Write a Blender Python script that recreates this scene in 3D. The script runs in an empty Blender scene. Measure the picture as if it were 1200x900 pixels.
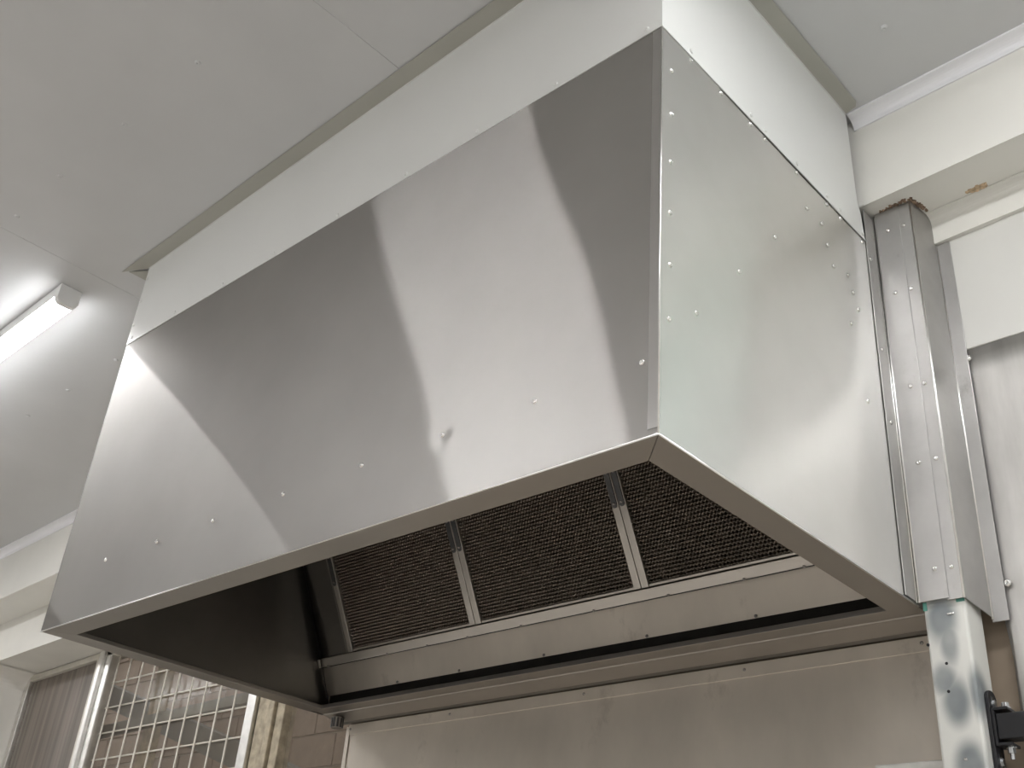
import bpy, bmesh, math, random
from mathutils import Vector, Matrix
random.seed(7)
scene = bpy.context.scene
col = scene.collection
U = 0.85                    # design units -> metres
FL = -2.35                  # floor level in design units (hood underside is z = 0)
def W(p): return Vector((p[0]*U, p[1]*U, (p[2]-FL)*U))

# ---------------------------------------------------------------- camera
cd = bpy.data.cameras.new('camera'); cam = bpy.data.objects.new('camera', cd); col.objects.link(cam)
cam.location = W((2.934115, -1.240065, -0.81328))
cam.rotation_euler = (2.0996790, -0.0752387, 0.7360177)
cd.sensor_width = 36; cd.lens = 1276.798/1200*36; cd.clip_start = .02
scene.camera = cam
# ---------------------------------------------------------------- world (dull daylight outside the window)
wd = bpy.data.worlds.new('world'); scene.world = wd; wd.use_nodes = True
wd.node_tree.nodes['Background'].inputs[0].default_value = (.80, .84, .90, 1)
wd.node_tree.nodes['Background'].inputs[1].default_value = .11
# ---------------------------------------------------------------- colour management
vs = scene.view_settings
vs.view_transform = 'Standard'; vs.look = 'None'; vs.gamma = 1; vs.use_curve_mapping = False
vs.exposure = 2.95
LAMP = 12.0                 # luminance of the LED diffusers

# ================================================================ materials
def new_mat(name):
    m = bpy.data.materials.new(name); m.use_nodes = True
    nt = m.node_tree; nt.nodes.clear()
    return m, nt, nt.nodes.new('ShaderNodeOutputMaterial')
def nd(nt, typ, **kw):
    n = nt.nodes.new(typ)
    for k, v in kw.items(): setattr(n, k, v)
    return n
def noise(nt, scale, stretch=(1,1,1), detail=3, rough=.55):
    tc = nd(nt, 'ShaderNodeTexCoord'); mp = nd(nt, 'ShaderNodeMapping')
    mp.inputs['Scale'].default_value = stretch
    nt.links.new(tc.outputs['Object'], mp.inputs[0])
    n = nd(nt, 'ShaderNodeTexNoise'); n.inputs['Scale'].default_value = scale
    n.inputs['Detail'].default_value = detail; n.inputs['Roughness'].default_value = rough
    nt.links.new(mp.outputs[0], n.inputs['Vector'])
    return n
def ramp(nt, src, stops):
    r = nd(nt, 'ShaderNodeValToRGB')
    while len(r.color_ramp.elements) < len(stops): r.color_ramp.elements.new(.5)
    for e, (p, c) in zip(r.color_ramp.elements, stops):
        e.position = p; e.color = (*c, 1) if len(c) == 3 else c
    nt.links.new(src, r.inputs[0]); return r
def paint(name, c, rough=.5, var=.04, scale=6, bump=.02, spec=.4, stain=None):
    m, nt, out = new_mat(name)
    b = nd(nt, 'ShaderNodeBsdfPrincipled')
    n = noise(nt, scale)
    r = ramp(nt, n.outputs['Fac'], [(.3, tuple(x*(1-var) for x in c)), (.7, tuple(min(1, x*(1+var)) for x in c))])
    colour = r.outputs[0]
    if stain:
        n3 = noise(nt, stain[1], detail=6, rough=.7)
        f = ramp(nt, n3.outputs['Fac'], [(stain[2], (0,0,0)), (stain[2]+.12, (1,1,1))])
        mx = nd(nt, 'ShaderNodeMix', data_type='RGBA')
        nt.links.new(f.outputs[0], mx.inputs[0]); nt.links.new(colour, mx.inputs[6]); mx.inputs[7].default_value = (*stain[0], 1)
        colour = mx.outputs[2]
    nt.links.new(colour, b.inputs['Base Color'])
    b.inputs['Roughness'].default_value = rough; b.inputs['Specular IOR Level'].default_value = spec
    n2 = noise(nt, 60, detail=2); bp = nd(nt, 'ShaderNodeBump')
    bp.inputs['Strength'].default_value = bump*5; bp.inputs['Distance'].default_value = .001
    nt.links.new(n2.outputs['Fac'], bp.inputs['Height']); nt.links.new(bp.outputs[0], b.inputs['Normal'])
    nt.links.new(b.outputs[0], out.inputs[0]); return m
def steel(name, tangent=(1,0,0), c=(.40,.385,.368), rough=.229, aniso=.903, iso=.54, iso_rough=.5, smudge=.08, sscale=2.5, sstretch=(1,1,1), scuff=0, scuff_stretch=(1,1,1)):
    """brushed stainless steel: a streaked lobe along the grain plus a wide soft lobe"""
    m, nt, out = new_mat(name)
    n = noise(nt, sscale, sstretch, detail=5, rough=.6)
    r = ramp(nt, n.outputs['Fac'], [(.3, tuple(x*(1-smudge) for x in c)), (.72, tuple(min(1, x*(1+smudge*.6)) for x in c))])
    colour = r.outputs[0]
    if scuff:                                        # dark handling marks with their own shape
        n2 = noise(nt, 9, scuff_stretch, detail=8, rough=.72)
        f = ramp(nt, n2.outputs['Fac'], [(.60, (0,0,0)), (.74, (scuff,)*3)])
        sm = nd(nt, 'ShaderNodeMix', data_type='RGBA'); nt.links.new(f.outputs[0], sm.inputs[0]); nt.links.new(colour, sm.inputs[6])
        sm.inputs[7].default_value = (c[0]*.45, c[1]*.42, c[2]*.38, 1); colour = sm.outputs[2]
    g1 = nd(nt, 'ShaderNodeBsdfAnisotropic'); g1.distribution = 'BECKMANN'
    g1.inputs['Roughness'].default_value = rough; g1.inputs['Anisotropy'].default_value = aniso
    tg = nd(nt, 'ShaderNodeCombineXYZ')
    for i in range(3): tg.inputs[i].default_value = tangent[i]
    nt.links.new(tg.outputs[0], g1.inputs['Tangent'])
    g2 = nd(nt, 'ShaderNodeBsdfAnisotropic'); g2.distribution = 'GGX'
    g2.inputs['Roughness'].default_value = iso_rough
    for g in (g1, g2): nt.links.new(colour, g.inputs['Color'])
    mx = nd(nt, 'ShaderNodeMixShader'); mx.inputs[0].default_value = iso
    nt.links.new(g1.outputs[0], mx.inputs[1]); nt.links.new(g2.outputs[0], mx.inputs[2])
    nt.links.new(mx.outputs[0], out.inputs[0]); return m
def metal(name, c, rough=.3, spec=.5, metallic=1.0):
    m, nt, out = new_mat(name); b = nd(nt, 'ShaderNodeBsdfPrincipled')
    n = noise(nt, 30)
    r = ramp(nt, n.outputs['Fac'], [(.3, tuple(x*.9 for x in c)), (.7, tuple(min(1, x*1.08) for x in c))])
    nt.links.new(r.outputs[0], b.inputs['Base Color'])
    b.inputs['Metallic'].default_value = metallic; b.inputs['Roughness'].default_value = rough
    nt.links.new(b.outputs[0], out.inputs[0]); return m
def emit(name, c, s):
    m, nt, out = new_mat(name); e = nd(nt, 'ShaderNodeEmission')
    e.inputs[0].default_value = (*c, 1); e.inputs[1].default_value = s
    nt.links.new(e.outputs[0], out.inputs[0]); return m
M = {}
M['ceiling'] = paint('ceiling_paint', (.585,.59,.59), .55, .03, 3)
M['cornice'] = paint('cornice_paint', (.80,.80,.82), .4, .02)
M['cream'] = paint('cream_gloss_paint', (.76,.75,.70), .35, .03, 4)
M['cream_dirty'] = paint('cream_paint_lintel', (.76,.745,.69), .45, .05, 4)
M['soffit'] = paint('soffit_sheet_enamel', (.67,.675,.655), .32, .02, 3, bump=.004)
M['angle'] = paint('angle_strip_backing_coat', (.41,.405,.36), .5, .03)
M['wall'] = paint('wall_paint', (.76,.74,.69), .5, .05, 3)
M['wall_tan'] = paint('bare_wall_behind_sheets', (.30,.24,.18), .6, .15, 5)
M['panel_white'] = paint('white_wall_board', (.66,.655,.62), .4, .02, bump=.004)
M['mint'] = paint('mint_lining_paint', (.655,.745,.705), .35, .02, 3)
M['floor'] = paint('floor_vinyl', (.73,.685,.63), .4, .06, 5)
M['far_wall'] = paint('room_wall_paint', (.86,.85,.83), .5, .03, 2)
M['steel_front'] = steel('brushed_steel_front', (1,0,0))
M['steel_side'] = steel('brushed_steel_side', (0,1,0), c=(.80,.79,.775), rough=.27, aniso=.8, iso=.35, iso_rough=.42)
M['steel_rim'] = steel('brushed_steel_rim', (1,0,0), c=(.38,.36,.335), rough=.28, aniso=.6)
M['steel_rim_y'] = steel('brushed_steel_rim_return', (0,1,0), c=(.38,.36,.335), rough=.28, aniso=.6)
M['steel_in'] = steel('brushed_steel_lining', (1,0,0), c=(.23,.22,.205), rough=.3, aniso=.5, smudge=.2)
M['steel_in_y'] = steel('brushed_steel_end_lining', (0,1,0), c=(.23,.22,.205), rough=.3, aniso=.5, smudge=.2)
M['steel_post'] = steel('brushed_steel_cladding', (0,0,1), c=(.54,.53,.515), rough=.32, aniso=.5, iso=.78, iso_rough=.6, smudge=.14, sscale=6, scuff=.5, scuff_stretch=(1.5,1.5,.8))
M['steel_wall'] = steel('wall_sheet_steel', (0,0,1), c=(.60,.585,.56), rough=.36, aniso=.3, iso=.75, iso_rough=.55, scuff=.75, scuff_stretch=(1.2,1,.6), smudge=.28, sscale=4, sstretch=(2.5,1,.5))
M['steel_splash'] = steel('splash_sheet_steel', (1,0,0), c=(.84,.77,.68), rough=.36, aniso=.3, iso=.75, iso_rough=.68, scuff=.45, scuff_stretch=(.8,.8,.5), smudge=.16, sscale=2.6, sstretch=(1.3,1,.7))
M['strip'] = steel('corner_strip_steel', (0,0,1), c=(.50,.485,.47), rough=.3, aniso=.5)
M['screw'] = metal('screw_steel', (.75,.74,.72), .22)
M['pale_plate'] = metal('pale_plate_steel', (.80,.79,.76), .6)
M['bead'] = metal('rolled_edge_steel', (.86,.85,.83), .28)
M['rivet_dark'] = metal('dark_rivet', (.35,.33,.31), .4)
M['filter_mesh'] = metal('filter_mesh_steel', (.24,.205,.175), .42)
M['filter_frame'] = steel('filter_frame_steel', (0,-.47,.88), c=(.62,.585,.54), rough=.35, aniso=.4)
M['clip'] = metal('clip_plate_steel', (.16,.16,.165), .4)
M['black'] = paint('black_powder_coat', (.018,.018,.020), .45, .1, 40, bump=.06)
M['zinc'] = metal('zinc_bolt', (.62,.63,.64), .25)
M['lamp_white'] = paint('lamp_body_white', (.78,.78,.77), .35, .01, bump=.0)
M['led'] = emit('led_diffuser', (.985,.985,1.0), LAMP)
M['led_edge'] = emit('led_diffuser_edge', (.985,.985,1.0), LAMP*.32)
M['led_bright'] = emit('led_diffuser_bright', (.985,.985,1.0), LAMP*1.15)
M['led_bright_edge'] = emit('led_diffuser_bright_edge', (.985,.985,1.0), LAMP*.52)
M['led_strong'] = emit('led_diffuser_high_output', (.985,.985,1.0), LAMP*2.3)
M['led_strong_edge'] = emit('led_diffuser_high_output_edge', (.985,.985,1.0), LAMP)
M['alu'] = paint('window_frame_paint', (.60,.57,.50), .4, .08, 25)
M['alu_bright'] = metal('window_mullion_aluminium', (.74,.73,.70), .35)
M['wire'] = paint('wire_white_paint', (.70,.66,.58), .5, .05, 20)
M['timber'] = paint('weathered_timber', (.40,.345,.255), .65, .3, 30)
M['block'] = paint('pink_block', (.46,.36,.29), .8, .1, 18, bump=.08)
M['mortar'] = paint('block_mortar', (.50,.44,.38), .9, .1, 20)
M['gravel'] = paint('outside_ground', (.30,.28,.26), .9, .2, 12)
M['channel'] = paint('grey_steel_channel', (.22,.235,.235), .5, .1, 10)
M['sealant'] = paint('crumbled_sealant', (.24,.17,.12), .85, .45, 90, bump=.3)
M['plaster'] = paint('crumbled_plaster', (.55,.42,.28), .9, .4, 120, bump=.3)
M['grease'] = paint('dark_gap_paint', (.03,.027,.024), .35, .2, 30)  # near-black paint standing in for shade in the drain slot and rail gap
M['green'] = paint('green_film_residue', (.13,.36,.30), .5, .1, 60)

def mat_post():
    """white paint with grey sprayed primer spots"""
    m, nt, out = new_mat('sprayed_post_paint'); b = nd(nt, 'ShaderNodeBsdfPrincipled')
    geo = nd(nt, 'ShaderNodeNewGeometry')
    n = noise(nt, 9, detail=3)
    total = None
    for (p, rx, rz) in (((2.085,.93,-.035),.034,.055), ((2.094,.93,-.085),.020,.05), ((2.076,.93,-.16),.026,.035),
                        ((2.095,.93,-.205),.030,.05), ((2.106,.93,-.33),.032,.05), ((2.14,.935,-.19),.02,.055)):
        w = W(p)
        s = nd(nt, 'ShaderNodeVectorMath', operation='SUBTRACT'); s.inputs[1].default_value = w
        nt.links.new(geo.outputs['Position'], s.inputs[0])
        k = nd(nt, 'ShaderNodeVectorMath', operation='MULTIPLY'); k.inputs[1].default_value = (1/(rx*U), 1/(.05*U), 1/(rz*U))
        nt.links.new(s.outputs[0], k.inputs[0])
        l = nd(nt, 'ShaderNodeVectorMath', operation='LENGTH'); nt.links.new(k.outputs[0], l.inputs[0])
        mr = nd(nt, 'ShaderNodeMapRange'); mr.interpolation_type = 'SMOOTHSTEP'
        mr.inputs['From Min'].default_value = 1.35; mr.inputs['From Max'].default_value = .45
        nt.links.new(l.outputs['Value'], mr.inputs[0])
        if total is None: total = mr.outputs[0]
        else:
            a = nd(nt, 'ShaderNodeMath', operation='MAXIMUM'); nt.links.new(total, a.inputs[0]); nt.links.new(mr.outputs[0], a.inputs[1]); total = a.outputs[0]
    a = nd(nt, 'ShaderNodeMath', operation='MULTIPLY'); nt.links.new(total, a.inputs[0])
    mr = nd(nt, 'ShaderNodeMapRange'); mr.inputs['From Min'].default_value = .25; mr.inputs['From Max'].default_value = .6; mr.inputs['To Min'].default_value = .6
    nt.links.new(n.outputs['Fac'], mr.inputs[0]); nt.links.new(mr.outputs[0], a.inputs[1])
    mx = nd(nt, 'ShaderNodeMix', data_type='RGBA')
    nt.links.new(a.outputs[0], mx.inputs[0]); mx.inputs[6].default_value = (.74,.74,.70,1); mx.inputs[7].default_value = (.20,.225,.235,1)
    nt.links.new(mx.outputs[2], b.inputs['Base Color']); b.inputs['Roughness'].default_value = .45
    nt.links.new(b.outputs[0], out.inputs[0]); return m
M['post'] = mat_post()
def mat_glass(name, tint, rough, ribbed=False, alpha=.8):
    m, nt, out = new_mat(name)
    t = nd(nt, 'ShaderNodeBsdfTransparent'); t.inputs[0].default_value = (*tint, 1)
    g = nd(nt, 'ShaderNodeBsdfPrincipled'); g.inputs['Base Color'].default_value = (.38,.33,.28,1); g.inputs['Roughness'].default_value = rough
    if ribbed:
        n = noise(nt, 1, (32,1,.6), detail=2)
        r = ramp(nt, n.outputs['Fac'], [(.35, (.20,.172,.148)), (.65, (.34,.295,.255))]); nt.links.new(r.outputs[0], g.inputs['Base Color'])
        bp = nd(nt, 'ShaderNodeBump'); bp.inputs['Strength'].default_value = .3; bp.inputs['Distance'].default_value = .002
        nt.links.new(n.outputs['Fac'], bp.inputs['Height']); nt.links.new(bp.outputs[0], g.inputs['Normal'])
    mx = nd(nt, 'ShaderNodeMixShader'); mx.inputs[0].default_value = 1-alpha
    nt.links.new(t.outputs[0], mx.inputs[1]); nt.links.new(g.outputs[0], mx.inputs[2])
    nt.links.new(mx.outputs[0], out.inputs[0]); return m
M['glass'] = mat_glass('dusty_clear_glass', (.92,.90,.86), .15, alpha=.86)
M['glass_ribbed'] = mat_glass('reeded_dirty_glass', (.7,.66,.6), .3, True, alpha=.35)

# ================================================================ builders
LOC = {}
def thing(name, label, cat, base, group=None, kind=None):
    o = bpy.data.objects.new(name, None); col.objects.link(o)
    o.empty_display_size = .05; o.location = W(base); LOC[o] = W(base)
    o['label'] = label; o['category'] = cat
    if group: o['group'] = group
    if kind: o['kind'] = kind
    return o
def tag(o, label, cat, group=None, kind=None):
    o['label'] = label; o['category'] = cat
    if group: o['group'] = group
    if kind: o['kind'] = kind
    return o
def mesh_of(name, V, F, mat, origin, bevel=0, smooth=False):
    me = bpy.data.meshes.new(name)
    me.from_pydata([tuple(W(v)-origin) for v in V], [], F)
    bm = bmesh.new(); bm.from_mesh(me)
    bmesh.ops.recalc_face_normals(bm, faces=bm.faces)
    if bevel:
        es = [e for e in bm.edges if e.is_manifold and len(e.link_faces) == 2 and e.calc_face_angle(0) > .5]
        bmesh.ops.bevel(bm, geom=es, offset=bevel*U, segments=2, profile=.5, affect='EDGES', clamp_overlap=True)
    bm.to_mesh(me); bm.free()
    me.materials.append(mat)
    if smooth:
        for p in me.polygons: p.use_smooth = True
    return me
def part(name, VF, mat, parent=None, bevel=0, smooth=False, label=None):
    V, F = VF
    if parent is None:
        n = len(V); org = W((sum(v[0] for v in V)/n, sum(v[1] for v in V)/n, min(v[2] for v in V)))
    else: org = LOC[parent]
    me = mesh_of(name, V, F, mat if not isinstance(mat, str) else M[mat], org, bevel, smooth)
    o = bpy.data.objects.new(name, me); col.objects.link(o); LOC[o] = org
    if parent is None: o.location = org
    else: o.parent = parent
    if label: o['label'] = label
    return o
def inst(name, me, p, parent, rot=None):
    o = bpy.data.objects.new(name, me); col.objects.link(o)
    o.location = W(p)-LOC[parent]; o.parent = parent
    if rot is not None: o.rotation_euler = rot
    LOC[o] = W(p)
    return o
def box(x0, x1, y0, y1, z0, z1):
    V = [(x,y,z) for z in (z0,z1) for y in (y0,y1) for x in (x0,x1)]
    return V, [(0,1,3,2),(4,6,7,5),(0,4,5,1),(2,3,7,6),(0,2,6,4),(1,5,7,3)]
def join(*vfs):
    V, F = [], []
    for v, f in vfs:
        n = len(V); V += v; F += [tuple(i+n for i in q) for q in f]
    return V, F
def shear(VF, kx=0., ky=0., f=None):
    V, F = VF
    return [(x, y, z + kx*x + ky*y) for x, y, z in V], F
def extrude(poly, axis, a, b):
    """2-D polygon swept along an axis: axis 0 -> poly is (y,z); 1 -> (x,z); 2 -> (x,y)"""
    def mk(t, p):
        return {0: (t, p[0], p[1]), 1: (p[0], t, p[1]), 2: (p[0], p[1], t)}[axis]
    n = len(poly)
    V = [mk(a, p) for p in poly] + [mk(b, p) for p in poly]
    F = [tuple(range(n)), tuple(range(n, 2*n))] + [(i, (i+1) % n, n+(i+1) % n, n+i) for i in range(n)]
    return V, F
def slab(P, t, d):
    """quad or polygon of 3-D points given thickness t along direction d"""
    n = len(P); V = [tuple(p) for p in P] + [tuple(p[i]+d[i]*t for i in range(3)) for p in P]
    F = [tuple(range(n)), tuple(range(n, 2*n))] + [(i, (i+1) % n, n+(i+1) % n, n+i) for i in range(n)]
    return V, F
def cyl(p, r, h, axis=2, n=12, r2=None):
    r2 = r if r2 is None else r2
    ring = [(math.cos(2*math.pi*i/n), math.sin(2*math.pi*i/n)) for i in range(n)]
    def mk(a, b, t):
        return {2: (p[0]+a, p[1]+b, p[2]+t), 0: (p[0]+t, p[1]+a, p[2]+b), 1: (p[0]+a, p[1]+t, p[2]+b)}[axis]
    V = [mk(r*a, r*b, 0) for a, b in ring] + [mk(r2*a, r2*b, h) for a, b in ring]
    F = [tuple(range(n)), tuple(range(n, 2*n))] + [(i, (i+1) % n, n+(i+1) % n, n+i) for i in range(n)]
    return V, F
def dome(r, h, n=10, mat='screw', name='screw_head', slot=True):
    """domed screw head on the +Z side of its origin, with a recessed drive"""
    rings = [(1, 0), (.92, .45), (.62, .88), (.30, 1.0), (.26, .55)]
    V = []; F = []
    for rr, hh in rings: V += [(r*rr*math.cos(2*math.pi*i/n)*U, r*rr*math.sin(2*math.pi*i/n)*U, h*hh*U) for i in range(n)]
    for k in range(len(rings)-1): F += [(k*n+i, k*n+(i+1) % n, (k+1)*n+(i+1) % n, (k+1)*n+i) for i in range(n)]
    F.append(tuple((len(rings)-1)*n+i for i in range(n)))
    me = bpy.data.meshes.new(name); me.from_pydata(V, [], F); me.materials.append(M[mat])
    for p in me.polygons: p.use_smooth = True
    return me
FACE = {'-Y': (math.pi/2, 0, 0), '+X': (0, math.pi/2, 0), '-Z': (math.pi, 0, 0), '-X': (0, -math.pi/2, 0)}
SC = dome(.0058, .0035)
SC_BIG = dome(.009, .0045, 12)
SC_SOF = dome(.0058, .0035, mat='soffit', name='painted_screw_head')
CAP = dome(.0090, .005, 10, mat='ceiling', name='screw_cap')
RIV = dome(.0045, .003, 8, mat='rivet_dark', name='rivet_head')

KX, KY = .044, .012
def zc(x, y): return 1.222 + KX*x + KY*y          # ceiling underside
def zb(x): return .945 + KX*x                      # beam underside
L, D, H = 2.04, .87, .919

# ================================================================ the room
o = part('floor', box(-4.6, 7.3, -4.7, 2.6, FL-.1, FL), 'floor'); tag(o, 'dark brown vinyl floor of the kitchen', 'floor', kind='structure')
o = part('wall_left', box(-4.6, -4.5, -4.6, 1.3, FL, 1.03), 'far_wall'); tag(o, 'plain painted wall closing the window end', 'wall', kind='structure')
o = part('wall_right', box(7.2, 7.3, -4.6, 1.3, FL, 1.53), 'far_wall'); tag(o, 'plain painted wall beyond the steel sheets', 'wall', kind='structure')
o = part('wall_front', box(-4.5, 7.2, -4.7, -4.6, FL, 1.5), 'far_wall'); tag(o, 'plain painted wall facing the hood', 'wall', kind='structure')

# ceiling: sheets with open joints under a dark backing
ceil = thing('ceiling', 'pale painted sheet ceiling with fine joints and screw caps', 'ceiling', (0, -1, 1.222), kind='structure')
part('backing', shear(box(-4.6, 7.3, -4.7, 1.3, 1.222+.006, 1.222+.08), KX, KY), 'ceiling', ceil)
seams = [-4.6, -3.15, -1.67, -.183, 1.25, 2.70, 4.15, 5.6, 7.3]
for a, b in zip(seams[:-1], seams[1:]):
    dz = .0015 if a == -.183 else 0
    ga, gb = (.0018 if e == -.183 else .0001 for e in (a, b))
    part('ceiling_sheet', shear(box(a+ga, b-gb, -4.7, 1.3, 1.222-dz, 1.222+.006), KX, KY), 'ceiling', ceil, bevel=.0004)
for x, y in ((.868,-.402), (.522,-.407), (.185,-.416), (-.091,-.412), (-.95,.228), (-1.274,.227), (-.603,.232), (2.247,.626), (1.2,-.40), (-1.6,.25)):
    inst('screw_cap', CAP, (x, y, zc(x, y)), ceil, FACE['-Z'])

# the back wall with its window opening
def zl(x): return .600 + .03*(x+2.9)               # window head
wb = thing('wall_back', 'cream painted masonry wall with a deep window opening', 'wall', (-1, 1.06, FL), kind='structure')
part('pier', box(-4.5, -3.05, 1.06, 1.42, FL, 1.0), 'wall', wb)
part('lintel', ([(x,y,z) for x, y, z in ((-3.05,1.06,zl(-3.05)), (.05,1.06,zl(.05)), (.05,1.42,zl(.05)), (-3.05,1.42,zl(-3.05)),
     (-3.05,1.06,1.0), (.05,1.06,1.0), (.05,1.42,1.0), (-3.05,1.42,1.0))], [(0,1,2,3),(4,7,6,5),(0,4,5,1),(1,5,6,2),(2,6,7,3),(3,7,4,0)]), 'cream_dirty', wb)
part('sill_wall', box(-3.05, .05, 1.06, 1.42, FL, -1.0), 'wall', wb)
part('masonry', box(.05, 7.2, 1.062, 1.42, FL, 1.2), 'wall_tan', wb)
# rounded plaster fillet in the corner of the window head
arc = [(-3.05, zl(-3.05)+.01)] + [(-3.05+.10*(1-math.cos(t)), zl(-3.05)-.10*(1-math.sin(t))) for t in [math.pi/2*i/8 for i in range(9)]]
part('plaster_fillet', extrude(arc, 1, 1.062, 1.29), 'wall', wb)

# beam, cornice, cove moulding
bp = [(.866, 0), (1.30, 0), (1.30, .40), (.866, .40)]
V, F = extrude([(y, .945 + (z if z == 0 else z)) for y, z in bp], 0, -4.5, 7.2)
V = [(x, y, (zb(x) if z < 1 else zc(x, y)+.01)) for x, y, z in V]
beam = part('trim_1', (V, F), 'cream', bevel=.004); tag(beam, 'deep cream boxed beam running along the top of the wall', 'beam', kind='structure')
# painted strip lipping over the beam's lower edge
V, F = extrude([(.8635, -.004), (.866, -.004), (.866, .052), (.8645, .052)], 0, 2.047, 7.2)
part('edge_strip', ([(x, y, z+zb(x)) for x, y, z in V], F), 'cream', beam)
def cornice(name, x0, x1, label):
    prof = [(.866, 0), (.828, 0), (.828, -.006), (.833, -.007)]
    prof += [(.833+.028*math.sin(t), -.007-.022*(1-math.cos(t))-.002*math.sin(t)) for t in [math.pi/2*i/6 for i in range(1, 7)]]
    prof += [(.862, -.036), (.866, -.036)]
    V, F = extrude(prof, 0, x0, x1)
    V = [(x, y, z+zc(x, y)) for x, y, z in V]
    o = part(name, (V, F), 'cornice'); return tag(o, label, 'cornice', kind='structure')
cornice('trim_2', 2.0435, 7.2, 'white cove cornice between ceiling and beam beside the steel post')
cornice('trim_3', -4.5, -.006, 'white cove cornice between ceiling and beam over the window')
prof = [(1.06, 0), (.992, 0), (.992, -.003)] + [(.992+.022*math.sin(t), -.003-.030*(1-math.cos(t))) for t in [math.pi/2*i/6 for i in range(1, 7)]] + [(1.014, -.086), (1.06, -.086)]
V, F = extrude(prof, 0, 2.152, 7.2)
o = part('trim_4', ([(x, y, z+zb(x)) for x, y, z in V], F), 'cream'); tag(o, 'cream cove moulding under the beam above the white board', 'moulding', kind='structure')
# crumbled sealant around the post top and a broken plaster patch, both on the beam's underside
def crumbs(name, pts, r, mat, parent, n=26):
    VFs = []
    for i in range(n):
        t = random.random()*(len(pts)-1); k = min(int(t), len(pts)-2); f = t-k
        x = pts[k][0]*(1-f)+pts[k+1][0]*f + random.uniform(-r, r)*.6; y = pts[k][1]*(1-f)+pts[k+1][1]*f + random.uniform(-r, r)*.6
        s = r*random.uniform(.35, .8); n2 = 6
        base = [(x+s*math.cos(a+random.uniform(-.3,.3))*random.uniform(.7,1.3), y+s*math.sin(a)*random.uniform(.7,1.3)) for a in [2*math.pi*j/n2 for j in range(n2)]]
        h = random.uniform(.001, .004)
        V = [(a, b, zb(a)+.001) for a, b in base] + [(x+(a-x)*.6, y+(b-y)*.6, zb(a)-h) for a, b in base]
        VFs.append((V, [tuple(range(n2, 2*n2))] + [(j, (j+1) % n2, n2+(j+1) % n2, n2+j) for j in range(n2)]))
    return part(name, join(*VFs), mat, parent)
crumbs('old_sealant', [(2.065,.914), (2.143,.914), (2.160,.985)], .0065, 'sealant', beam, 130)
crumbs('plaster_patch', [(2.266,.983), (2.306,.984)], .010, 'plaster', beam, 40)

# boards and steel sheets on the wall right of the post
o = part('wall_board', box(2.184, 2.715, 1.027, 1.061, .634, .985), 'panel_white', bevel=.002)
tag(o, 'white wall board above the scuffed steel sheet', 'panel')
sheet = thing('wall_sheet', 'scuffed stainless steel wall sheet under the white board', 'panel', (2.45, 1.04, FL))
nx, nz = 50, 40
V = []; F = []
for j in range(nz+1):
    for i in range(nx+1):
        z = FL+.02 + (.640-FL-.02)*(j/nz); x = 2.176 + .539*(i/nx)
        if z < .62: x = x if i else x + .010*math.sin(z*7)*.3 + (.006 if z < -.03 else 0)
        y = 1.033 + .003*math.sin(x*9+z*2) + .003*math.sin(z*6+x*3)
        if i == 0 and z < -.03: y += .004
        V.append((x, y, z))
for j in range(nz):
    for i in range(nx): F.append((j*(nx+1)+i, j*(nx+1)+i+1, (j+1)*(nx+1)+i+1, (j+1)*(nx+1)+i))
so = part('sheet', (V, F), 'steel_wall', sheet, smooth=True)
md = so.modifiers.new('thickness', 'SOLIDIFY'); md.thickness = .002; md.offset = 0
for p in ((2.186,1.028,.609), (2.194,1.028,.053)): inst('screw', SC_BIG, p, sheet, FACE['-Y'])

o = part('wall_lining', box(2.722, 7.15, 1.020, 1.061, FL, .94), 'mint', bevel=.003)
tag(o, 'pale mint wall lining panel beyond the scuffed steel sheet', 'panel')

# splash sheet under the hood
sp = thing('splash_sheet', 'smudged stainless steel splash sheet on the wall under the hood', 'panel', (1.05, 1.05, FL))
part('sheet', box(.062, 2.046, 1.050, 1.060, FL, -.024), 'steel_splash', sp, bevel=.001)
part('top_strip', box(.066, 2.040, 1.0475, 1.0502, -.058, -.0245), 'steel_splash', sp, bevel=.0008)
part('edge_trim', box(.056, .074, 1.046, 1.0505, FL, -.030), 'steel_splash', sp, bevel=.0015)
for x in (.074, .532, 1.046, 1.545, 1.989): inst('rivet', RIV, (x, 1.0474, -.039), sp, FACE['-Y'])
o = part('steel_plate', box(1.870, 2.046, 1.018, 1.049, -.62, -.292), 'pale_plate', bevel=.002)
tag(o, 'pale steel plate low on the splash sheet beside the painted post', 'plate')

# ================================================================ LED battens
def batten(x0, x1, yc, label, w=.036, led='led', group='led battens on the ceiling'):
    t = thing('led_batten', label, 'light', ((x0+x1)/2, yc, zc((x0+x1)/2, yc)), group)
    def sh(VF):
        V, F = VF; return [(x, y, z+zc(x, y)) for x, y, z in V], F
    part('tray', sh(box(x0+.004, x1-.004, yc-w-.001, yc+w+.001, -.044, -.0005)), 'lamp_white', t, bevel=.002)
    prof = [(yc-w, -.0445), (yc-w, -.052), (yc-w+.008, -.064), (yc-w+.018, -.068), (yc+w-.018, -.068), (yc+w-.008, -.064), (yc+w, -.052), (yc+w, -.0445)]
    df = part('diffuser', sh(extrude(prof, 0, x0+.024, x1-.024)), led, t)
    df.data.materials.append(M[led+'_edge'])          # the diffuser glows less towards its sides
    for p in df.data.polygons:
        if p.normal.z > -.95: p.material_index = 1
    prof2 = [(yc-w-.002, -.0008), (yc-w-.002, -.054), (yc-w+.006, -.066), (yc-w+.017, -.0705), (yc+w-.017, -.0705), (yc+w-.006, -.066), (yc+w+.002, -.054), (yc+w+.002, -.0008)]
    for a, b in ((x0, x0+.024), (x1-.024, x1)): part('end_cap', sh(extrude(prof2, 0, a, b)), 'lamp_white', t, bevel=.002)
    return t
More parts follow.
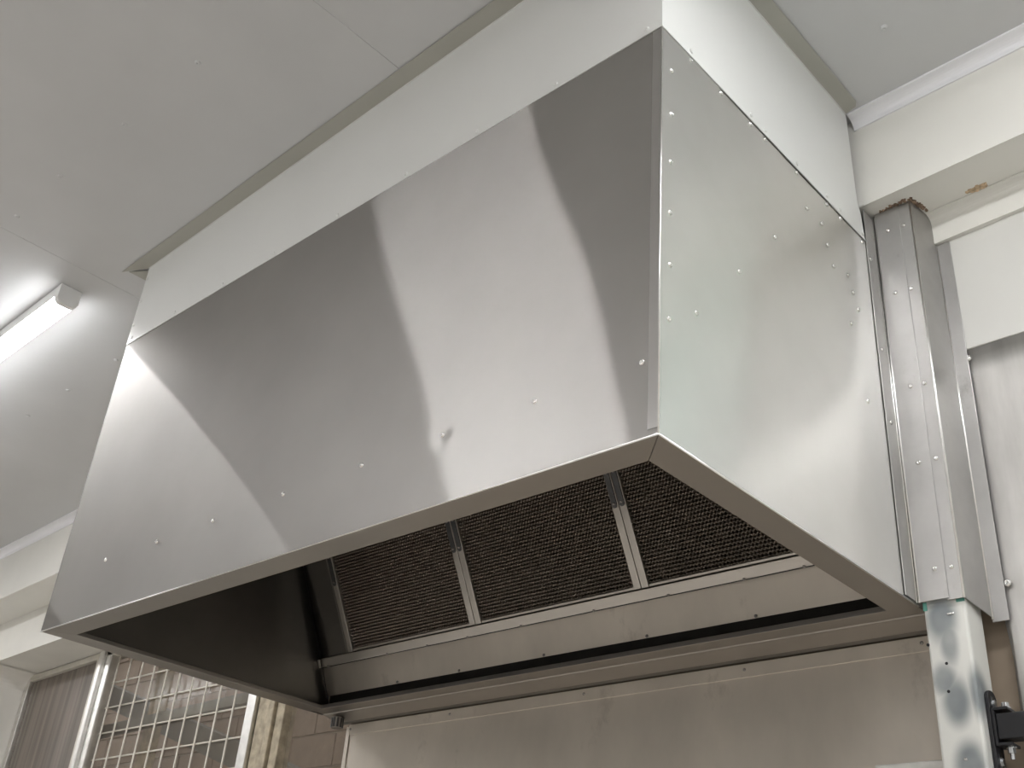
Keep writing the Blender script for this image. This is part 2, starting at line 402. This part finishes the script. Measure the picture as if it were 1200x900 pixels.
batten(-1.95, -.330+.024, -.108, 'lit white led batten on the ceiling just off the hood corner')
batten(-.669, .454, -2.2, 'lit white led batten on the ceiling facing the hood front', led='led_strong')
batten(2.42, 3.565, -.108, 'lit white led batten on the ceiling off the hood side panel', led='led_bright')
batten(2.62, 3.765, -2.2, 'added unseen fill batten on the ceiling in the middle row, off the hood side')  # unseen fill batten, added to lift the ambient light
batten(-4.40, -3.25, -.108, 'added unseen fill batten on the ceiling in front of the reeded window pane')  # added out of view to brighten the left end of the beam
batten(5.0, 6.145, -.108, 'added unseen fill batten on the ceiling over the mint lined wall')  # invented fill lamp at the enlarged right end of the room
batten(5.0, 6.145, -2.2, 'added unseen fill batten on the ceiling in the middle row by the end wall')  # extra batten out of view, put in to raise the bounce light
batten(2.62, 3.765, -3.9, 'added unseen fill batten on the ceiling along the facing wall')  # added beyond the view so floor and walls bounce more light
batten(5.0, 6.145, -3.9, 'added unseen fill batten on the ceiling in the corner of the facing wall')  # another unseen batten put in for ambient light

# ================================================================ soffit boxing above the hood
sof = thing('soffit_boxing', 'white enamelled sheet boxing between the steel hood and the ceiling', 'panel', (1.0, .4, H))
def sofz(x, y): return zc(x, y) - .003
part('front_panel', slab([(0,-.002,H+.001), (L,-.002,H+.001), (L,-.002,sofz(L,0)), (0,-.002,sofz(0,0))], .002, (0,1,0)), 'soffit', sof)
part('side_panel', slab([(L+.002,-.002,H+.001), (L+.002,.860,H+.001), (L+.002,.850,1.0), (L+.002,.838,1.03), (L+.002,.826,1.29), (L+.002,.822,sofz(L,.82)), (L+.002,-.002,sofz(L,0))], .002, (-1,0,0)), 'soffit', sof)
part('side_panel', slab([(-.002,0,H+.001), (-.002,.860,H+.001), (-.002,.826,sofz(0,.82)), (-.002,0,sofz(0,0))], .002, (1,0,0)), 'soffit', sof)
part('fold', slab([(0,-.0045,sofz(0,0)-.004), (L+.003,-.0045,sofz(L,0)-.004), (L+.003,-.0045,sofz(L,0)), (0,-.0045,sofz(0,0))], .003, (0,1,0)), 'soffit', sof)
part('fold', slab([(L+.0045,-.004,sofz(L,0)-.004), (L+.0045,.822,sofz(L,.82)-.004), (L+.0045,.822,sofz(L,.82)), (L+.0045,-.004,sofz(L,0))], .003, (-1,0,0)), 'soffit', sof)
# folded ceiling angles, mitred at the corners
def flat(P, drop=.0035, t=.0015):
    return slab([(x, y, zc(x, y)-d-t) for x, y, d in P], t, (0,0,1))
part('ceiling_angle', flat([(-.088,-.050,.004), (L+.044,-.050,.0035), (L+.002,-.003,.0035), (.0,-.003,.0035)]), 'angle', sof, label='dull grey-green strip along the ceiling')
part('ceiling_angle', flat([(L+.048,-.046,.0035), (L+.044,.800,.0035), (L+.036,.815,.0035), (L+.004,.822,.0035), (L+.004,.0,.0035)]), 'angle', sof)
part('ceiling_angle', flat([(-.066,-.036,.006), (-.003,.004,.009), (-.003,.826,.004), (-.05,.826,.004)]), 'angle', sof)
for x, z in ((.025,.934), (.269,.932), (.517,.930), (.759,.930), (1.028,.930), (1.288,.930), (1.526,.930), (1.763,.930), (2.005,.930)):
    inst('screw', SC_SOF, (x, -.002, z+.004), sof, FACE['-Y'])
for y in (.10, .33, .39, .528, .667, .734, .848): inst('screw', SC_SOF, (L+.002, y, .934), sof, FACE['+X'])
for z in (.99, 1.08, 1.17): inst('screw', SC_SOF, (.012, -.002, z), sof, FACE['-Y'])

# ================================================================ the hood
hood = thing('exhaust_hood', 'large brushed stainless steel kitchen exhaust hood', 'hood', (L/2, D/2, 0))
# front sheet: a fine grid that bows very slightly, dimpled at its screws
FS = [(.265,.151), (.516,.148), (.761,.148), (1.031,.148), (1.295,.147), (1.533,.147), (1.769,.145), (2.005,.143)]
def bow(x, z):
    def G(t): return .5*.42*math.sqrt(math.pi)*(math.erf((t-1.85)/.42)+1)          # one broad buckle near the right end
    r = min(1, x/1.4); r = r*r*(3-2*r)
    y = .006*math.sin(2*math.pi*(z-.60)/.85)*(G(x)-G(L)*r)
    for sx, sz in FS:
        r2 = ((x-sx)**2 + (z-sz)**2)/.022**2
        if r2 < 9: y += .0006*math.exp(-r2)
    return y
NX, NZ = 260, 120
V = [(L*i/NX, bow(L*i/NX, H*j/NZ), H*j/NZ-(.002 if j == 0 else 0)) for j in range(NZ+1) for i in range(NX+1)]
F = [(j*(NX+1)+i, j*(NX+1)+i+1, (j+1)*(NX+1)+i+1, (j+1)*(NX+1)+i) for j in range(NZ) for i in range(NX)]
fp = part('front_panel', (V, F), 'steel_front', hood, smooth=True)
def side_bow(y, z):
    # a shallow dent behind the screw row and a soft ripple beside the folded corner
    return (-.0030*math.exp(-((y-.56)/.17)**2-((z-.70)/.22)**2) + .0009*math.exp(-((y-.10)/.05)**2)
            + .0016*math.exp(-((y-.30)/.12)**2-((z-.25)/.30)**2))
NY = 90
V = [(L + side_bow(1.0*i/NY, H*j/NY), 1.0*i/NY, H*j/NY-(.002 if j == 0 else 0)) for j in range(NY+1) for i in range(NY+1)]
F = [(j*(NY+1)+i, j*(NY+1)+i+1, (j+1)*(NY+1)+i+1, (j+1)*(NY+1)+i) for j in range(NY) for i in range(NY)]
part('side_panel', (V, F), 'steel_side', hood, smooth=True)
part('side_panel', box(-.0012, .0005, 0, 1.0, 0, H), 'steel_in_y', hood)
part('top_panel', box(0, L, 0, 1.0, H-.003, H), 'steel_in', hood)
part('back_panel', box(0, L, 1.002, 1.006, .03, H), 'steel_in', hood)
part('gutter_shade', box(.008, L-.004, .9955, 1.001, .012, .075), 'grease', hood, label='shade painted into the drain slot')  # dark strip painting the shade at the back of the drain slot
# folded corner: overlapping strip on the front and a rounded bead
part('corner_strip', box(L-.021, L-.001, -.0012, .0, .012, H-.003), 'strip', hood)
part('corner_bead', cyl((L, 0, .0), .0017, H-.002, 2, 10), 'bead', hood, smooth=True)
# mitred bottom rim
rw = .068
def rimpiece(P, mat):
    return part('rim', slab([(x, y, -.0015) for x, y in P], .012, (0,0,1)), mat, hood, bevel=.0012)
g = .0006
rimpiece([(.001,.001), (L-.001,.001), (L-rw-g,rw), (rw+g,rw)], 'steel_rim')
rimpiece([(L-.001,g+.001), (L-.001,.930), (L-rw,.930), (L-rw,rw+g)], 'steel_rim_y')
rimpiece([(0,g), (rw,rw+g), (rw,.930), (0,.930)], 'steel_rim_y')
part('bottom_bead', cyl((.0, .0, -.001), .0018, L, 0, 8), 'bead', hood, smooth=True)
part('bottom_bead', cyl((L, .0, -.001), .0018, .93, 1, 8), 'bead', hood, smooth=True)
# back rail: rim, rolled fold, sloping drip face
part('back_rail', extrude([(.925,.012), (.925,-.001), (.975,-.001), (.979,-.004), (.984,-.003), (1.042,-.018), (1.042,.012)], 0, .012, L-.002), 'steel_rim', hood, bevel=.0008)
part('drip_edge', extrude([(1.036,-.017), (1.048,-.0215), (1.048,-.012), (1.036,-.010)], 0, .03, L-.004), 'steel_in', hood)
# trough panel under the filters
part('trough_panel', slab([(.001,.957,.150), (L-.004,.957,.150), (L-.004,.987,.060), (.001,.987,.060)], .003, (0,.9,.4)), 'steel_splash', hood)
# filter plane frame
A = math.radians(62); EV = (0, -math.cos(A), math.sin(A)); EN = (0, -math.sin(A), -math.cos(A)); O0 = (0, .955, .155)
def fp3(x, v, w=0): return (x, O0[1]+EV[1]*v+EN[1]*w, O0[2]+EV[2]*v+EN[2]*w)
def fbox(x0, x1, v0, v1, w0, w1):
    V = [fp3(x, v, w) for w in (w0,w1) for v in (v0,v1) for x in (x0,x1)]
    return V, [(0,1,3,2),(4,6,7,5),(0,4,5,1),(2,3,7,6),(0,2,6,4),(1,5,7,3)]
rail = part('filter_rail', fbox(.002, L-.004, -.004, .024, .0, .022), 'filter_frame', hood, bevel=.0015)
part('rail_lip_shade', fbox(.010, L-.006, -.0065, -.003, .004, .021), 'grease', hood)  # thin strip coloured near-black as the shaded gap beneath the filter rail
for x in (.05, .34, .52, .69, .90, 1.16, 1.40, 1.62, 1.78): inst('notch', RIV, fp3(x, -.003, .023), hood, (A+math.pi/2, 0, 0))
for x in (.35, .62, .95, 1.3, 1.62): inst('notch', RIV, (x, .983, .064), hood, FACE['-Y'])
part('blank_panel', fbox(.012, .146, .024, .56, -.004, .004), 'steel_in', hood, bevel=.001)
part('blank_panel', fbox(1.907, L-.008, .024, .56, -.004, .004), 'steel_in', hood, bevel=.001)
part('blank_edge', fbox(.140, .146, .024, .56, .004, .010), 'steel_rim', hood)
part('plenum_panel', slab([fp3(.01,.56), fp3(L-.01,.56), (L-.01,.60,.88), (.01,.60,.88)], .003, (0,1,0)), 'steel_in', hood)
part('inner_corner_strip', slab([(.006,.80,.455), (.006,1.0,.035), (.020,.985,.030), (.020,.785,.452)], .003, (1,-.4,0)), 'grease', hood, label='dark strip in the inner corner')  # near-black strip along the inner left corner
# drain fitting under the left back corner
dr = part('drain_fitting', cyl((.062,1.0,-.045), .018, .034, 2, 14), 'steel_rim', hood, bevel=.002)
for k in range(10):
    a = 2*math.pi*k/10
    part('grip_ridge', box(.062+.018*math.cos(a)-.0025, .062+.018*math.cos(a)+.0025, 1.0+.018*math.sin(a)-.0025, 1.0+.018*math.sin(a)+.0025, -.043, -.014), 'clip', dr)
for x, z in FS: inst('screw', SC, (x, bow(x, z)-.0004, z), hood, FACE['-Y'])
for y, z in ((.033,.824), (.034,.708), (.031,.585), (.029,.463), (.030,.347), (.027,.231), (.110,.289), (.260,.469), (.409,.647), (.566,.829), (.633,.828), (.654,.779), (.675,.731), (.747,.749), (.765,.709), (.784,.671), (.740,.609), (.784,.426),
             (.10,.908), (.214,.908), (.33,.908), (.39,.908), (.528,.908), (.667,.908), (.734,.908), (.845,.908)):
    inst('screw', SC, (L-.0003, y, z), hood, FACE['+X'])

# ================================================================ grease filters
def mesh_pad(x0, x1, v0, v1):
    """knitted mesh: rows of scalloped ribbons, one behind the other"""
    row = .0098; wave = .0105; du = wave/5
    nu = int((x1-x0)/du); nr = int((v1-v0)/row)
    V = []; F = []
    for r in range(nr):
        ph = random.random()*.12 + (.5 if r % 2 else 0)
        base = len(V)
        for i in range(nu+1):
            x = x0 + (x1-x0)*i/nu
            s = math.sin(2*math.pi*((x-x0)/wave + ph + .25*math.sin((x-x0)*9)))
            d = random.uniform(-.0006, .0006)
            v = v0 + row*(r+.5) + .0032*s
            V += [fp3(x, v-row*.50, -.010), fp3(x, v-row*.12, .000+.0022*s), fp3(x, v+row*.16, .0045+.0015*s+d), fp3(x, v+row*.30, -.008)]
        for i in range(nu):
            for k in range(3):
                a = base+i*4+k; F.append((a, a+4, a+5, a+1))
    return V, F
def grease_filter(x0, x1, label):
    t = thing('grease_filter', label, 'filter', fp3((x0+x1)/2, .026), 'grease filters in the hood')
    x0 += .001; x1 -= .001; v0, v1 = .0255, .535; fw = .022
    for a, b in ((x0, x0+fw), (x1-fw, x1)):
        part('side_rail', fbox(a, b, v0, v1, -.016, .012), 'filter_frame', t, bevel=.0015)
    for a, b in ((v0, v0+.008), (v1-fw, v1)):
        part('cross_rail', fbox(x0+fw, x1-fw, a, b, -.016, .008), 'filter_frame', t, bevel=.0015)
    part('backing', fbox(x0+fw, x1-fw, v0, v1-fw, -.020, -.014), 'clip', t)
    mp = part('mesh_pad', mesh_pad(x0+fw, x1-fw, v0+.004, v1-fw), 'filter_mesh', t, smooth=True); mp['kind'] = 'stuff'
    for a in (x0+fw/2, x1-fw/2):
        # round-ended clip plate with two rivets
        n = 6; pl = [(a+.008*math.cos(u), .250+.008*math.sin(u)) for u in [math.pi+math.pi*i/n for i in range(n+1)]] + [(a+.008*math.cos(u), .365+.008*math.sin(u)) for u in [math.pi*i/n for i in range(n+1)]]
        V = [fp3(x, v, .0122) for x, v in pl] + [fp3(x, v, .0150) for x, v in pl]; m = len(pl)
        c = part('clip_plate', (V, [tuple(range(m)), tuple(range(m, 2*m))] + [(i, (i+1) % m, m+(i+1) % m, m+i) for i in range(m)]), 'clip', t, bevel=.0006, label='dark clip plate')
        for v in (.254, .336): inst('rivet', RIV, fp3(a, v, .0150), c, (A+math.pi/2, 0, 0))
    return t
grease_filter(.148, .722, 'dark knitted steel grease filter beside the blank end panel')
grease_filter(.722, 1.318, 'dark knitted steel grease filter between the two other filters')
grease_filter(1.318, 1.905, 'dark knitted steel grease filter partly behind the slanting side rim')

# ================================================================ post and cladding
clad = thing('post_cladding', 'folded stainless steel cladding around the post beside the hood', 'cladding', (2.1, .95, 0))
def top(VF, eps=.002):
    V, F = VF; return [(x, y, (zb(x)-eps if z > 1 else z)) for x, y, z in V], F
part('front_sheet', top(box(2.048, 2.1105, .917, .9195, .002, 1.1)), 'steel_post', clad, bevel=.0006)
part('front_sheet', top(box(2.106, 2.1405, .9196, .922, -.002, 1.1)), 'steel_post', clad, bevel=.0006)
V, F = extrude([(2.1385,.9190), (2.1415,.9190), (2.1425,.9205), (2.1555,1.026), (2.1535,1.028), (2.1395,.922)], 2, -.002, 1.1)
V = [(x, y, (z if z > 1 else -.002-(y-.92)*.14)) for x, y, z in V]
part('return_sheet', top((V, F)), 'steel_post', clad, bevel=.0006)
part('corner_bead', top(cyl((2.1405,.9205,-.002), .0028, 1.2, 2, 10)), 'bead', clad, smooth=True)
V, F = box(2.154, 2.188, 1.0225, 1.0255, -.027, .951)
part('wall_flange', (V, F), 'steel_post', clad, bevel=.0008)
part('inner_bead', cyl((2.155,1.0235,-.020), .0028, .97, 2, 10), 'bead', clad, smooth=True)
part('hood_flange', [box(L+.0015, L+.0035, .864, .919, .004, 1.02)][0], 'steel_post', clad, bevel=.0006)
part('edge_bead', cyl((2.0475,.9185,.002), .0026, 1.024, 2, 10), 'bead', clad, smooth=True)
part('edge_bead', cyl((2.0435,.9150,.002), .0018, 1.024, 2, 10), 'bead', clad, smooth=True)
for x, z in ((2.079,.97), (2.078,.779), (2.087,.513), (2.083,.318), (2.089,.069)): inst('screw', SC, (x, .9168, z), clad, FACE['-Y'])
for x, z in ((2.119,.97), (2.117,.777), (2.119,.512), (2.122,.319), (2.123,.067)): inst('screw', SC, (x, .9194, z), clad, FACE['-Y'])
for y, z in ((.876,.872), (.885,.612), (.887,.418)): inst('screw', SC, (L+.0034, y, z), clad, FACE['+X'])

post = thing('steel_post', 'white painted post with grey sprayed spots under the steel cladding', 'post', (2.092, .97, FL))
part('shaft', box(2.0495, 2.1380, .929, 1.014, FL, 1.0), 'post', post, bevel=.006)
part('film_scrap', box(2.050, 2.058, .9278, .929, -.014, .004), 'green', post); part('film_scrap', box(2.120, 2.137, .9278, .929, -.006, .002), 'green', post)
for x, z in ((2.084,-.128), (2.081,-.184), (2.0505,-.085)): part('drill_hole', cyl((x, .9283, z), .0032, .003, 1, 10), 'black', post)
part('weld_scar', box(2.098, 2.112, .9265, .930, -.030, -.026), 'screw', post, bevel=.001); part('weld_scar', box(2.094, 2.101, .9275, .930, -.318, -.313), 'screw', post, bevel=.001)

# black bracket on the post
br = thing('wall_bracket', 'black steel bracket with slotted plate bolted to the painted post', 'bracket', (2.142, .978, -.3))
pl = [(.956,-.46), (.956,-.196)] + [(.978-.022*math.cos(t), -.196+.018*math.sin(t)) for t in [math.pi*i/8 for i in range(1, 8)]] + [(1.000,-.196), (1.000,-.46)]
part('plate', extrude(pl, 0, 2.1385, 2.1465), 'black', br, bevel=.0015)
for z in (-.205, -.316):
    part('slot', join(box(2.1460, 2.1472, .972, .985, z-.018, z+.014)), 'clip', br)
    b = part('bolt', cyl((2.1465,.9785,z), .0085, .005, 0, 6), 'zinc', br, bevel=.0008); part('washer', cyl((2.1465,.9785,z), .0115, .0015, 0, 16), 'zinc', b)
part('saddle', join(box(2.1465, 2.152, .960, 1.002, -.288, -.216), box(2.150, 2.178, .960, 1.002, -.221, -.2155), box(2.150, 2.178, .960, 1.002, -.2885, -.283)), 'black', br, bevel=.001)
part('arm', box(2.153, 2.62, .963, .999, -.276, -.227), 'black', br, bevel=.002)
for z0, h, s in ((-.2155, .012, 1), (-.2885, -.012, -1)):
    b = part('bolt', cyl((2.168,.981,z0), .0078, h, 2, 6), 'zinc', br, bevel=.0008); part('washer', cyl((2.168,.981,z0), .0105, h*.2, 2, 14), 'zinc', b)
part('bolt_end', cyl((2.168,.981,-.312), .0042, .012, 2, 10), 'zinc', br)

# ================================================================ window and grille
win = thing('window_1', 'old painted window with reeded pane, aluminium mullion and clear panes', 'window', (-1.5, 1.3, -1.0), kind='structure')
def zt(x): return zl(x)-.004
def vbar(name, x0, x1, y0, y1, mat, bevel=.003):
    V, F = box(x0, x1, y0, y1, -.98, 1); V = [(x, y, (zt(x) if z > .5 else z)) for x, y, z in V]
    return part(name, (V, F), mat, win, bevel=bevel)
vbar('jamb_frame', -3.046, -3.004, 1.29, 1.34, 'alu_bright')
V, F = box(-3.004, -.91, 1.29, 1.34, 0, 1); part('head_frame', ([(x, y, zt(x)-(0 if z > .5 else .030)) for x, y, z in V], F), 'alu', win, bevel=.003)
vbar('mullion', -2.292, -2.262, 1.286, 1.34, 'alu'); vbar('mullion', -2.258, -2.215, 1.275, 1.34, 'alu_bright', .006); vbar('mullion', -2.212, -2.160, 1.29, 1.34, 'alu_bright', .004)
vbar('mullion', -.906, -.848, 1.285, 1.34, 'alu_bright')
vbar('timber_post', -.842, -.755, 1.30, 1.36, 'timber', .004); vbar('timber_post', -.752, -.716, 1.285, 1.36, 'timber', .004); vbar('timber_post', -.713, -.664, 1.30, 1.36, 'timber', .004)
part('sill_frame', box(-3.046, .05, 1.28, 1.36, -1.0, -.96), 'alu', win, bevel=.003)
V, F = box(-3.0, -2.294, 1.312, 1.316, -.96, 1); part('reeded_pane', ([(x, y, (zt(x)-.032 if z > .5 else z)) for x, y, z in V], F), 'glass_ribbed', win)
V, F = box(-2.158, -.91, 1.335, 1.338, -.96, 1); part('clear_pane', ([(x, y, (zt(x)-.032 if z > .5 else z)) for x, y, z in V], F), 'glass', win)
V, F = box(-.66, .05, 1.335, 1.338, -.96, 1); part('clear_pane', ([(x, y, (zt(x)-.004 if z > .5 else z)) for x, y, z in V], F), 'glass', win)
gr = thing('security_grille', 'welded white wire grille in front of the clear window pane', 'grille', (-1.53, 1.322, -.95))
for i in range(11):
    x = -2.125 + .1195*i
    part('wire', cyl((x, 1.318, -.955), .0042, 1.5-.0, 2, 8), 'wire', gr, smooth=True)
    me = gr.children[-1].data
    for v in me.vertices:
        if v.co.z > .6: v.co.z = W((0,0,zt(x)-.034)).z - LOC[gr].z
for k in range(12):
    z = .578 - .1215*k
    if z > .56: continue
    part('wire', cyl((-2.158, 1.327, z), .0040, 1.25, 0, 8), 'wire', gr, smooth=True)

# ================================================================ outside the window
o = part('ground', box(-6, 1.2, 1.42, 3.0, FL-.1, FL), 'gravel'); tag(o, 'grey ground outside the window', 'ground', kind='structure')
ow = thing('wall_outer', 'pinkish block wall across the passage outside the window', 'wall', (-2, 2.3, FL), kind='structure')
part('mortar', box(-6, 1.2, 2.312, 2.45, FL, 2.2), 'mortar', ow)
bm_ = None
for r in range(15):
    z0 = -.55 + r*.17
    for c in range(14):
        x0 = -5.2 + c*.36 + (.18 if r % 2 else 0)
        V, F = box(-.174, .174, -.006, .012, -.079, .079)
        if bm_ is None:
            bm_ = bpy.data.meshes.new('block'); bm_.from_pydata([(x*U, y*U, z*U) for x, y, z in V], [], F); bm_.materials.append(M['block'])
        inst('block', bm_, (x0, 2.306+random.uniform(-.002,.002), z0), ow)
def bar3(p, q, w, t):
    p, q = Vector(p), Vector(q); d = (q-p).normalized(); s = Vector((0,1,0)); u = d.cross(s).normalized()
    V = [tuple(e+u*a*w/2+s*b*t/2) for e in (p, q) for a, b in ((-1,-1),(1,-1),(1,1),(-1,1))]
    return V, [(0,1,2,3),(4,7,6,5),(0,4,5,1),(1,5,6,2),(2,6,7,3),(3,7,4,0)]
o = part('brace', bar3((-3.5,1.8,.75), (-1.1,1.8,-.01), .12, .07), 'channel', bevel=.004); tag(o, 'grey sloping steel brace behind the wire grille', 'brace')
o = part('brace', bar3((-3.3,1.66,.255), (-.7,1.66,-.62), .13, .07), 'channel', bevel=.004); tag(o, 'lower grey sloping steel brace behind the wire grille', 'brace')
o = part('rail', bar3((-3.4,1.5,.27), (-.5,1.5,.33), .05, .05), 'channel', bevel=.004); tag(o, 'grey level steel rail just outside the clear pane', 'rail')
o = part('timber_stud', bar3((-2.16,1.59,FL), (-2.14,1.59,1.3), .085, .05), 'timber', bevel=.003); tag(o, 'pale upright timber stud beyond the wire grille', 'stud')
